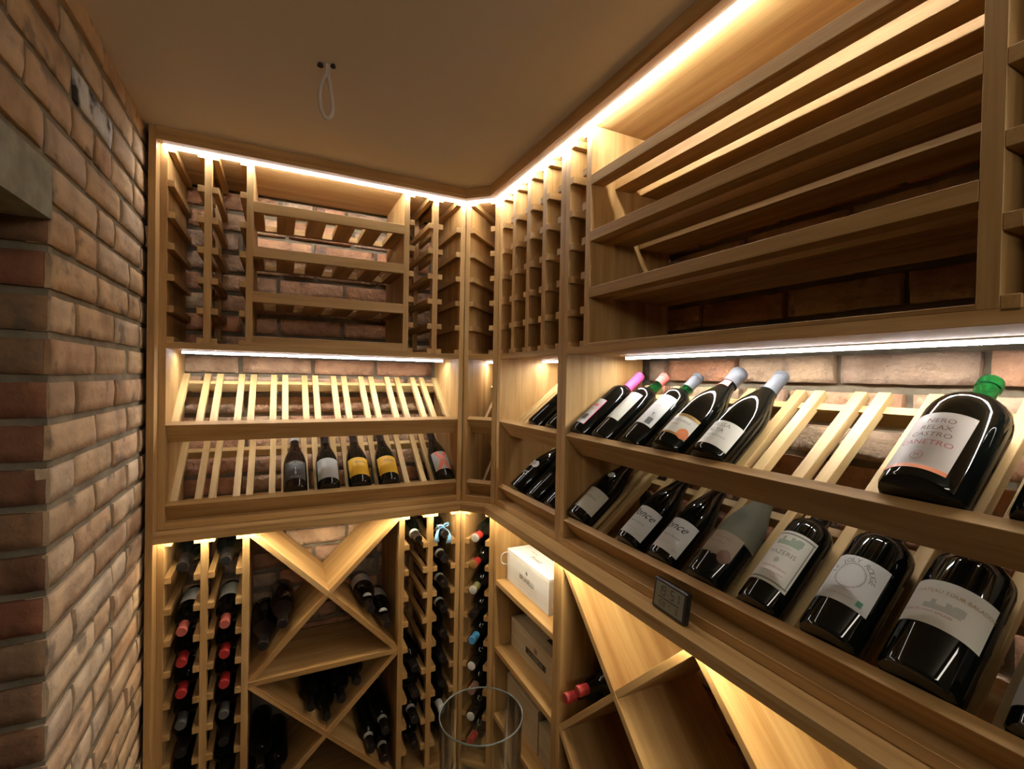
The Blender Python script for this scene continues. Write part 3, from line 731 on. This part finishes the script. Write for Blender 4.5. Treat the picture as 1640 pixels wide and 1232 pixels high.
disp(SR, ZL1, 0.832, kind='sparkling', label='wire capped sparkling bottle with gold edged label and orange seal', cap=SILV, cap_z=.258, cap_fat=.0025,
     labels=[(.030, .088, -1.0, 1.15, CREAM), (.086, .095, -1.0, 1.15, GOLD, None, .0009), (.028, .034, -1.0, 1.15, GOLD, None, .0009), (.026, .056, .55, 1.15, ORANGE, disc, .0013), (.236, .262, -1.2, .9, SALM)],
     prints=[('Lambrusco', .0135, .073, .1, GINK, .5), ('Salamino', .0095, .059, -.1, GOLD, .5)])
disp(SR, ZL1, 0.7124, kind='burgundy', s=1.037, label='bottle with grey capsule and cream label of two text lines, last before the empty slots', cap=SILV, cap_z=.232,
     labels=[(.016, .086, -.95, 1.165, CREAM)], prints=[('TESSA', .0150, .073, .12, GINK), ('ALTA', .0150, .057, .02, GINK), ('MONTEPULCIANO', .0055, .041, .2, GINK), ('2019', .0055, .028, -.1, FAINT)])
disp(SR, ZL1, 0.3449, kind='jug', label='squat very large bottle with open green neck and red lettered label', neck=(.214, GREENG), gap=.030,
     labels=[(.015, .133, -1.05, .70, colmat((0.50, 0.44, 0.37))), (.015, .022, -1.05, .70, ORANGE, None, .0008), (.032, .048, -.23, .06, RINK, ring, .0009)],
     prints=[('NERO', .013, .114, 0, BROWNP), ('RELAX', .013, .099, -.03, BROWNP), ('CASTRO', .013, .084, -.06, BROWNP), ('CANETRO', .014, .067, -.08, RINK), ('M', .009, .040, -.085, RINK), ('imbottigliato', .005, .055, 0, FAINT)])
disp(SR, ZL1, 0.213, kind='claret', s=1.15, label='dark large bottle right of the squat green necked one at the frame edge', cap=DARKC)
# big display, lower row
disp(SR, ZL2, 1.1900, kind='burgundy', label='bottle with plain cream label and white shoulder mark against the cabinet side', cap=DARKC, gap=.02,
     labels=[(.029, .109, -.9, 1.46, CREAM), (.158, .186, -.15, .65, WHITE, heart, .0007)], prints=[('VENTENAC', .0095, .075, .3, GINK)])
ponce = dict(kind='burgundy', cap=DARKC, labels=[(.018, .110, -.95, 1.25, WHITE)])
for u_, lb_ in ((.963, 'white label bottle with script lettering, left one of the two alike'), (.8435, 'white label bottle with script lettering, right one beside the dusty bottle')):
    disp(SR, ZL2, u_, label=lb_, prints=[('Ponce', .029, .086, .12 if u_ > .9 else -.1, INK, .6), ('Reserva Especial', .0068, .058, .2, GINK, .2), ('vino de la tierra', .0055, .038, .1, FAINT), ('2018', .006, .030, .85, FAINT)], rot=0, **ponce)
disp(SR, ZL2, 0.7187, kind='burgundy', s=1.05, ls=1.03, label='very dusty old bottle with torn brown stained label and wax seal',
     labels=[(.050, .112, -1.2, 1.05, BAGE, 1.0, .0009), (.042, .074, .40, 1.0, BROWNP, disc, .0014), (.108, .262, -3.1, 3.1, DUSTY)],
     prints=[('Grand Vin', .010, .096, .1, BROWNP, .4), ('Vieux Marc', .009, .083, -.1, BROWNP, .4)])
disp(SR, ZL2, 0.5917, kind='claret', s=1.12, label='bottle with tall cream label of a pale green castle and bordered edge', cap=DARKC,
     labels=[(.0425, .1664, -1.0, 1.10, CREAM), (.0445, .1644, -.96, 1.06, GINK, frameshape, .0008), (.132, .157, -.55, .65, LGREEN, castle, .0008), (.088, .100, -.07, .17, FAINT, disc, .0008)],
     prints=[('CHATEAU', .0065, .124, .05, FAINT), ('MAZERIS', .0140, .1125, .05, GINK), ('CANON-FRONSAC', .006, .077, .1, RINK), ('mis en bouteille au chateau', .0045, .067, .1, RINK), ('2015', .0045, .056, .3, FAINT)])
disp(SR, ZL2, 0.4628, kind='claret', s=1.253, ls=1.02, label='bottle with white label, arched lettering round a circle and small green square', cap=DARKC,
     labels=[(.0545, .1465, -1.0, 1.02, WHITE), (.082, .132, -.46, .50, FAINT, ring, .0008), (.062, .072, .58, .76, GREENS, None, .0008)],
     prints=[('LE JOLY ROUGE', .0125, .107, .02, GINK, 0, (.031, math.radians(165), math.radians(170))), ('LANGUEDOC', .0055, .079, 0, FAINT), ('vin de pays biologique', .0048, .068, 0, FAINT)])
disp(SR, ZL2, 0.3418, kind='claret', s=1.333, ls=1.04, label='large bottle with cream label of faint castle and red initials', cap=DARKC, gap=.030,
     labels=[(.071, .145, -1.2, 1.25, CREAM), (.096, .116, -.4, .6, FAINT, castle, .0008)],
     prints=[('CHATEAU TOUR BALADOZ', .0085, .126, .25, GOLD), ('GRAND CRU SAINT-EMILION', .0050, .091, -.25, RINK)])
disp(SR, ZL2, 0.210, kind='burgundy', s=1.1, ls=1.0, label='bottle with pale grey label cut by the right edge of the picture', cap=DARKC, gap=.03,
     labels=[(.028, .118, -1.3, 1.2, GREYL), (.036, .038, -.1, 1.0, INK, None, .0009)])

# --- racked bottles, necks out
def racked(F, u, zc, half, kind, tip, label, group=None, **k):
    r = PROF[kind][0]*k.get('s', 1.0); L = PROF[kind][1]*k.get('ls', 1.0)
    z = zc+math.sqrt(max(r*r-half*half, 1e-6))+0.0004
    roll_ = k.pop('roll', 0.0); face = F.ez*math.cos(roll_)+F.eu*math.sin(roll_)
    return bottle(F.p(u, tip+L, z), -F.ed, face, kind, label, group=group, **k)
HB = (0.100-0.038)/2
capcol = [None]*9
def rk(F, u, i, kind, tip, label, group=None, **k): return racked(F, u, LEV_L[i], HB if F is FB else 0.033, kind, tip, label, group, **k)
names = ['top', 'second', 'third', 'fourth', 'fifth', 'sixth', 'seventh', 'eighth', 'lowest']
for ci, (u, cn) in enumerate(((-0.278, 'first'), (-0.157, 'second'))):
    rk(FB, u, 0, 'sparkling', 0.0, 'dark bottle with shiny black capsule in the top slot, %s column from the left wall' % cn, cap=DARKC)
    for i in range(2, 5):
        rk(FB, u, i, 'claret', -0.004, '%s bottle in the %s slot, %s column from the left wall' % ('pink capped white banded' if i == 2 else 'red capped', names[i], cn),
           cap=PINKR if i == 2 else RED, cap_z=.245, labels=[(.030, .135, -1.6, 1.6, WHITE if i == 2 else GREYL)])
    for i in range(5, 9):
        rk(FB, u, i, 'claret' if i % 2 else 'burgundy', -0.006*(i % 2), 'dark bottle in the %s slot of the %s column from the left wall' % (names[i], cn), 'dark bottles low in the left columns', cap=DARKC if i != 5 else DGREY)
ring_l = [(.225, .240, -3.1, 3.1, GREYL, None, .0011)]
rk(FB, 0.4975, 0, 'burgundy', -0.03, 'bottle with white neck ring in the top slot right of the crossed boards', cap=DARKC, labels=ring_l)
for i in range(5, 9):
    rk(FB, 0.4975, i, 'claret', -0.02, 'dark bottle in the %s slot of the column right of the crossed boards' % names[i], cap=DARKC, labels=ring_l if i == 7 else [])
for i in range(0, 9):
    o, m = rk(FB, 0.613, i, 'burgundy' if i != 7 else 'claret', -0.012, ('bottle tied with a pale blue ribbon in the top slot by the corner' if i == 0 else 'bottle with white neck ring in the %s slot of the column by the corner' % names[i] if i < 4 else 'bottle with pale capsule in the eighth slot of the column by the corner' if i == 7 else 'dark bottle in the %s slot of the column by the corner' % names[i]), cap=DARKC if i != 7 else WHITE, labels=ring_l if i < 4 else [])
    if i == 0: rib_m = m
caps = [(RED, WHITE), (RED, GOLD), (OLIVE, GREYL), (DARKC, None), (BLUE, None), (DARKC, WHITE), (BROWNP, None), (DARKC, WHITE), (RED, None)]
cnames = ['red and white', 'red and gold', 'olive green', 'black', 'blue', 'black and white ringed', 'mauve brown', 'black ringed', 'dull red']
for i, (c, e) in enumerate(caps):
    o, m = rk(FD, DW/2+0.004, i, 'claret', -0.045 if i else -0.03, 'bottle with %s capsule, %s in the angled corner rack' % (cnames[i], names[i]), cap=c, cap_z=.252)
    if e is not None:
        key = ('ce', 0)
        if key not in _bc: _bc[key] = lathe([(0.0165, .2965), (0.0168, .3005), (.0145, .3016), (0, .3016)])
        put('capsule_top', _bc[key], o, m, e)
# the ribbon: two loops and two tails
def ribbon_bow(m):
    root = empty('gift_ribbon', m @ Vector((0, 0, .255)), 'pale blue satin ribbon tied in a bow on a bottle neck by the corner', 'ribbon')
    def band(name, pts, w_):
        bm = bmesh.new(); prev = None
        for i, (p, ww) in enumerate(pts):
            p = Vector(p); a = bm.verts.new(p+Vector((0, ww[0], ww[1]))*w_/2); b = bm.verts.new(p-Vector((0, ww[0], ww[1]))*w_/2)
            if prev: bm.faces.new((prev[0], a, b, prev[1]))
            prev = (a, b)
        me = bpy.data.meshes.new(name); bm.to_mesh(me); bm.free()
        for p in me.polygons: p.use_smooth = True
        o = put(name, me, root, m, RIBB); mo = o.modifiers.new('thick', 'SOLIDIFY'); mo.thickness = .0006
    c = .0175
    band('ribbon_loop', [((c, 0, .255), (.2, 1)), ((c+.010, .012, .262), (0, 1.5)), ((c+.012, .026, .268), (0, 2.2)), ((c+.002, .022, .262), (0, 1.6)), ((c, 0, .256), (.2, 1))], .011)
    band('ribbon_loop', [((c, 0, .255), (.2, 1)), ((c+.012, -.012, .252), (0, 1.5)), ((c+.014, -.028, .250), (0, 2.2)), ((c+.002, -.024, .250), (0, 1.6)), ((c, 0, .254), (.2, 1))], .011)
    band('ribbon_tail', [((c, 0, .255), (1, 0)), ((c-.004, .022, .272), (1, .4)), ((c-.020, .034, .290), (1.4, .5)), ((c-.045, .036, .298), (1.8, .4))], .012)
    band('ribbon_tail', [((c, 0, .255), (1, 0)), ((c-.008, -.012, .284), (1, .4)), ((c-.030, -.018, .302), (1.4, .2)), ((c-.052, -.010, .306), (1.9, .3))], .012)
    bm = bmesh.new(); bmesh.ops.create_uvsphere(bm, u_segments=12, v_segments=8, radius=.0055); me = bpy.data.meshes.new('knot'); bm.to_mesh(me); bm.free()
    mm = m.copy(); mm.translation = m @ Vector((c+.002, 0, .255)); put('knot', me, root, mm, RIBB)
    key = _bc.setdefault(('rr',), lathe([(.0172, .250), (.0180, .250), (.0180, .260), (.0172, .260), (.0172, .250)])); put('ribbon_band', key, root, m, RIBB)
ribbon_bow(rib_m)
# --- bottles lying in the crossed bins
def lying(F, u, z, tip, kind, label, group=None, **k):
    L = PROF[kind][1]*k.get('ls', 1.0); roll_ = k.pop('roll', 0.0)
    return bottle(F.p(u, tip+L, z), -F.ed, F.ez*math.cos(roll_)+F.eu*math.sin(roll_), kind, label, group=group, **k)
lying(FB, -0.0415, 0.4990, 0.0, 'sparkling', 'large black bottle in the left bin of the crossed boards, against the upright', cap=DARKC, cap_z=.19)
lying(FB, 0.0200, 0.5635, 0.0, 'sparkling', 'large black bottle in the left bin of the crossed boards, higher on the slant', cap=DARKC, cap_z=.19)
sk = [(.040, .110, -1.6, 1.6, WHITE), (.205, .222, -.75, .75, WHITE, disc, .0009)]
lying(FB, 0.3860, 0.4870, -0.01, 'burgundy', 'white labelled bottle with round sticker in the right bin, against the upright', labels=sk, cap=DARKC)
lying(FB, 0.3270, 0.5490, 0.015, 'burgundy', 'white labelled bottle with round sticker in the right bin, higher on the slant', labels=sk, cap=DARKC)
g1 = 'dark bottles under the flat shelf of the crossed bin'
for (u, z, c, w_) in ((0.1715, 0.1780, DARKC, 'lowest, in the notch where the boards cross'), (0.2250, 0.2300, DARKC, 'second up the right slant'), (0.1180, 0.2300, DARKC, 'the only one on the left slant'), (0.2790, 0.2825, DARKC, 'highest up the right slant')):
    lying(FB, u, z, 0.01, 'claret', 'dark bottle under the flat shelf, '+w_, g1, cap=c, cap_z=.24)
for (u, z, w_) in ((0.3890, -0.0420, 'lowest one'), (0.3345, 0.0110, 'left one on the slant'), (0.3890, 0.0640, 'top one')):
    lying(FB, u, z, 0.0, 'claret', 'dark bottle with pale neck ring in the lowest right bin, '+w_, 'ringed bottles in the lowest right bin', cap=DARKC, labels=ring_l)
for (u, z, w_) in ((-0.0460, -0.0420, 'lowest one'), (0.0085, 0.0110, 'right one on the slant'), (-0.0460, 0.0640, 'top one')):
    lying(FB, u, z, 0.0, 'claret', 'dark bottle in the lowest left bin of the crossed boards, '+w_, 'dark bottles in the lowest left bin', cap=DARKC)
lying(FR, 1.1960, 0.4900, -0.005, 'claret', 'red capped bottle in the right wall bin, lower one against the upright', cap=RED, cap_z=.265)
lying(FR, 1.1415, 0.5430, 0.0, 'claret', 'red capped bottle in the right wall bin, upper one on the slant', cap=RED, cap_z=.265)

# ------------------------------------------------------------------ wooden boxes
def flat_text(par, txt, size, c, ax, ay, mat, shear=0.0, name='print'):
    me = text_verts(txt, size, shear); me.materials.clear(); me.name = 'print'
    ax = Vector(ax).normalized(); ay = Vector(ay).normalized()
    m = Matrix((ax, ay, ax.cross(ay))).transposed().to_4x4(); m.translation = Vector(c)
    return put(name, me, par, m, mat)
def crate(x0, x1, y0, y1, z0, z1, label, mat, lid_up=0.0):
    root = empty('wine_box', ((x0+x1)/2, (y0+y1)/2, z0), label, 'box')
    t = .009
    def b(name, lo_, hi_, g):
        c = [(p+q)/2 for p, q in zip(lo_, hi_)]; S = [q-p for p, q in zip(lo_, hi_)]
        if g == 'y': return obox(name, root, c, (0, 1, 0), (1, 0, 0), S[1], S[0], S[2], mat)
        return obox(name, root, c, (1, 0, 0), (0, 1, 0), S[0], S[1], S[2], mat)
    b('front_panel', (x0, y0, z0), (x0+t, y1, z1-t), 'y'); b('back_panel', (x1-t, y0, z0), (x1, y1, z1-t), 'y')
    b('end_panel', (x0+t, y0, z0), (x1-t, y0+t, z1-t), 'x'); b('end_panel', (x0+t, y1-t, z0), (x1-t, y1, z1-t), 'x')
    b('base_panel', (x0+t, y0+t, z0), (x1-t, y1-t, z0+t), 'y'); b('lid', (x0, y0, z1-t+.0006), (x1, y1, z1), 'y')
    return root
b1 = crate(.832, .932, 1.385, 1.716, .6425, .767, 'white wooden wine box with rope handle on the top shelf below the ledge', WHITEW)
e1 = (.8318, 1.50, .722)
flat_text(b1, 'BRUNELLI', .026, (.8312, 1.548, .698), (0, -1, 0), (0, 0, 1), INK)
me = boxmesh(.014, .014, .0006, 0); q = Matrix.Rotation(math.radians(45), 4, 'X'); 
obox('emblem', b1, (.8316, 1.548, .726), (0, 1, 1), (0, -1, 1), .013, .013, .0006, GINK, 0)
flat_text(b1, 'AZIENDA AGRICOLA  VALPOLICELLA', .006, (.8316, 1.56, .662), (0, -1, 0), (0, 0, 1), FAINT)
flat_text(b1, 'Brunelli', .024, (.878, 1.56, .7676), (0, -1, 0), (1, 0, 0), INK, .4)
flat_text(b1, 'AMARONE', .010, (.905, 1.62, .7675), (0, -1, 0), (1, 0, 0), RINK)
def tube(name, pts, r, mat, par=None, seg=8, cyc=False):
    cu = bpy.data.curves.new(name, 'CURVE'); cu.dimensions = '3D'; cu.bevel_depth = r; cu.bevel_resolution = 2; cu.resolution_u = 6
    sp = cu.splines.new('NURBS'); sp.points.add(len(pts)-1); sp.use_endpoint_u = True; sp.order_u = 3; sp.use_cyclic_u = cyc
    for p, q in zip(sp.points, pts): p.co = (*q, 1)
    ob = bpy.data.objects.new('t', cu); COL.objects.link(ob); dg = bpy.context.evaluated_depsgraph_get(); dg.update()
    me = bpy.data.meshes.new_from_object(ob.evaluated_get(dg)); bpy.data.objects.remove(ob); me.materials.clear()
    for p in me.polygons: p.use_smooth = True
    return put(name, me, par, Matrix.Identity(4), mat)
tube('rope_handle', [(.838, 1.7165, .748), (.826, 1.7205, .750), (.810, 1.7215, .742), (.806, 1.7215, .725), (.810, 1.7215, .707), (.826, 1.7205, .699), (.838, 1.7165, .701)], .0026, ROPE, b1)
b2 = crate(.856, .990, 1.375, 1.715, .3735, .487, 'pine wine box with black name plate on the second shelf down', BOXW)
obox('name_plate', b2, (.8556, 1.512, .420), (0, 1, 0), (0, 0, 1), .150, .022, .0008, INK, 0)
flat_text(b2, 'LA RISERVA', .021, (.8550, 1.512, .420), (0, -1, 0), (0, 0, 1), BOXW)
obox('emblem', b2, (.8556, 1.512, .448), (0, 1, 0), (0, 0, 1), .022, .018, .0008, BROWNP, 0)
obox('name_plate', b2, (.905, 1.44, .4873), (0, 1, 0), (1, 0, 0), .12, .018, .0008, INK, 0)
b3 = crate(.842, .985, 1.46, 1.715, .1045, .262, 'plain pine wine box on the lowest visible shelf, behind the drinking glass', BOXW)
b4 = crate(.842, .985, 1.30, 1.452, .1045, .232, 'short pine wine box on the lowest visible shelf, nearer the diamond rack', BOXW)
obox('emblem', b3, (.8416, 1.55, .19), (0, 1, 0), (0, 0, 1), .012, .03, .0008, GOLD, 0)

# ------------------------------------------------------------------ clock on the ledge
def clock():
    A = Vector((.766, .826, .9405)); B = Vector((.757, .716, .9405)); ax = (B-A).normalized(); W_ = .106; Hh = .066; Dp = .014
    back = Vector((0, 0, 1)).cross(ax); back = -back if back.x < 0 else back
    tilt = math.radians(8); upv = (Vector((0, 0, 1))*math.cos(tilt) + back*math.sin(tilt)); nrm = ax.cross(upv)
    if nrm.x > 0: nrm = -nrm
    base = (A+B)/2 + back*Dp*.5 + Vector((0, 0, .001))
    root = empty('digital_clock', base, 'small black digital clock standing on the oak ledge, showing 19:51', 'clock')
    c = base+upv*Hh/2
    obox('case', root, c, ax, upv, W_, Hh, Dp, BLACKP, .004)
    f = c - nrm*0; f = c + nrm*(Dp/2+.0004)
    obox('screen', root, f, ax, upv, W_*.84, Hh*.80, .0008, LCD, 0)
    seg = {'1': 'bc', '9': 'abcdfg', '5': 'acdfg', '8': 'abcdefg'}
    def digit(ch, x, y, h, nm):
        w_ = h*.5; t_ = h*.12
        S = {'a': (0, h/2, 1), 'g': (0, 0, 1), 'd': (0, -h/2, 1), 'f': (-w_/2, h/4, 0), 'b': (w_/2, h/4, 0), 'e': (-w_/2, -h/4, 0), 'c': (w_/2, -h/4, 0)}
        bm = bmesh.new()
        for s_ in seg[ch]:
            sx, sz, hor = S[s_]; lx, lz = (w_*.86, t_) if hor else (t_, h*.44)
            v = [bm.verts.new((sx+a*lx/2, sz+b_*lz/2, 0)) for a, b_ in ((-1, -1), (1, -1), (1, 1), (-1, 1))]; bm.faces.new(v)
        me = bpy.data.meshes.new(nm); bm.to_mesh(me); bm.free()
        m = Matrix((ax, upv, nrm if ax.cross(upv).dot(nrm) > 0 else -nrm)).transposed().to_4x4(); m.translation = f+ax*x+upv*y+nrm*.0007
        put(nm, me, root, m, INK)
    for ch, x in (('1', -.030), ('9', -.017), ('5', .010), ('1', .026)): digit(ch, x, .0125, .019, 'digit')
    for y in (.008, .017):
        obox('colon_dot', root, f+ax*(-.004)+upv*y+nrm*.0007, ax, upv, .002, .002, .0003, INK, 0)
    obox('divider_line', root, f+upv*(-.0035)+nrm*.0007, ax, upv, W_*.62, .002, .0003, INK, 0)
    for ch, x in (('1', -.030), ('5', -.022), ('8', -.012), ('8', .028)): digit(ch, x, -.0155, .011, 'digit')
    flat_text(root, '°C', .010, f+ax*.004+upv*(-.0155)+nrm*.0007, ax, upv, INK)
    flat_text(root, 'o', .001, f+ax*(-.017)+upv*(-.0200)+nrm*.0007, ax, upv, INK)
    obox('stand', root, base+back*(Dp/2+.004)+upv*.006, ax, upv, .05, .012, .006, BLACKP, .001)
clock()

# ------------------------------------------------------------------ hanging cable in the ceiling
cr = empty('ceiling_cable', (.094, 1.252, 2.2045), 'loop of pale electric cable hanging from the ceiling', 'cable')
zc = 2.206
tube('cable_loop', [(.094, 1.252, zc), (.098, 1.252, zc-.020), (.084, 1.252, zc-.045), (.078, 1.252, zc-.075), (.082, 1.252, zc-.115), (.096, 1.252, zc-.136), (.110, 1.252, zc-.118), (.108, 1.252, zc-.085), (.102, 1.252, zc-.045), (.096, 1.252, zc-.018), (.102, 1.252, zc)], .0048, CABLE, cr)
for (dx, dy, rr_) in ((-.014, 0.004, .0075), (.014, -.006, .0065)):  # dark discs painted to read as shaded holes in the ceiling
    bm = bmesh.new(); bmesh.ops.create_cone(bm, cap_ends=True, segments=16, radius1=rr_, radius2=rr_*.8, depth=.006); me = bpy.data.meshes.new('hole_disc'); bm.to_mesh(me); bm.free()
    put('hole_disc', me, cr, Matrix.Translation((.094+dx, 1.252+dy, 2.2015)), HOLE)

# ------------------------------------------------------------------ glass on a high table
gx, gy, rimz = .195, .458, 1.0955
gr, gt = .0435, .0016
GH = .190; zb = rimz-GH
g = lathe([(0, zb+.004), (gr*.78, zb+.004), (gr*.86, zb+.010), (gr*.90, zb+.03), (gr*.97, zb+GH*.6), (gr, zb+GH)], 64)
go = put('drinking_glass', g, None, Matrix.Translation((gx, gy, 0)), GLASS)
tag(go, 'empty clear glass in the foreground at the bottom of the picture', 'glass')
def torus(R_, r_, z, nm, parent, mat):
    pts = [(R_+r_*math.cos(a), z+r_*math.sin(a)) for a in [2*math.pi*i/10 for i in range(11)]]
    return put(nm, lathe(pts, 72), parent, Matrix.Translation((gx, gy, 0)), mat)
torus(gr, .0009, zb+GH, 'rim', go, RIMG)
put('glass_base', lathe([(0, zb), (gr*.74, zb), (gr*.78, zb+.0015), (gr*.78, zb+.0035), (0, zb+.0035)], 48), go, Matrix.Translation((gx, gy, 0)), RIMG)
tb = empty('bar_table', (gx-.03, gy-.06, FLOOR), 'small round high oak table under the empty glass', 'table')
def cyl(name, par, c, r1, r2, h, mat, seg=32):
    bm = bmesh.new(); bmesh.ops.create_cone(bm, cap_ends=True, segments=seg, radius1=r1, radius2=r2, depth=h); me = bpy.data.meshes.new(name); bm.to_mesh(me); bm.free()
    return put(name, me, par, Matrix.Translation((c[0], c[1], c[2]+h/2)), mat)
zt_ = zb-.0006
cyl('table_top', tb, (gx-.03, gy-.06, zt_-.022), .12, .12, .022, OAK); cyl('pole', tb, (gx-.03, gy-.06, FLOOR+.015), .022, .022, zt_-.022-FLOOR-.015, BLACKP); cyl('base_plate', tb, (gx-.03, gy-.06, FLOOR), .13, .12, .015, BLACKP)

# ------------------------------------------------------------------ raise everything so that the floor is z = 0
for o in SC.objects:
    if o.parent is None and o.type not in ('CAMERA', 'LIGHT'):
        o.location.z += DZ
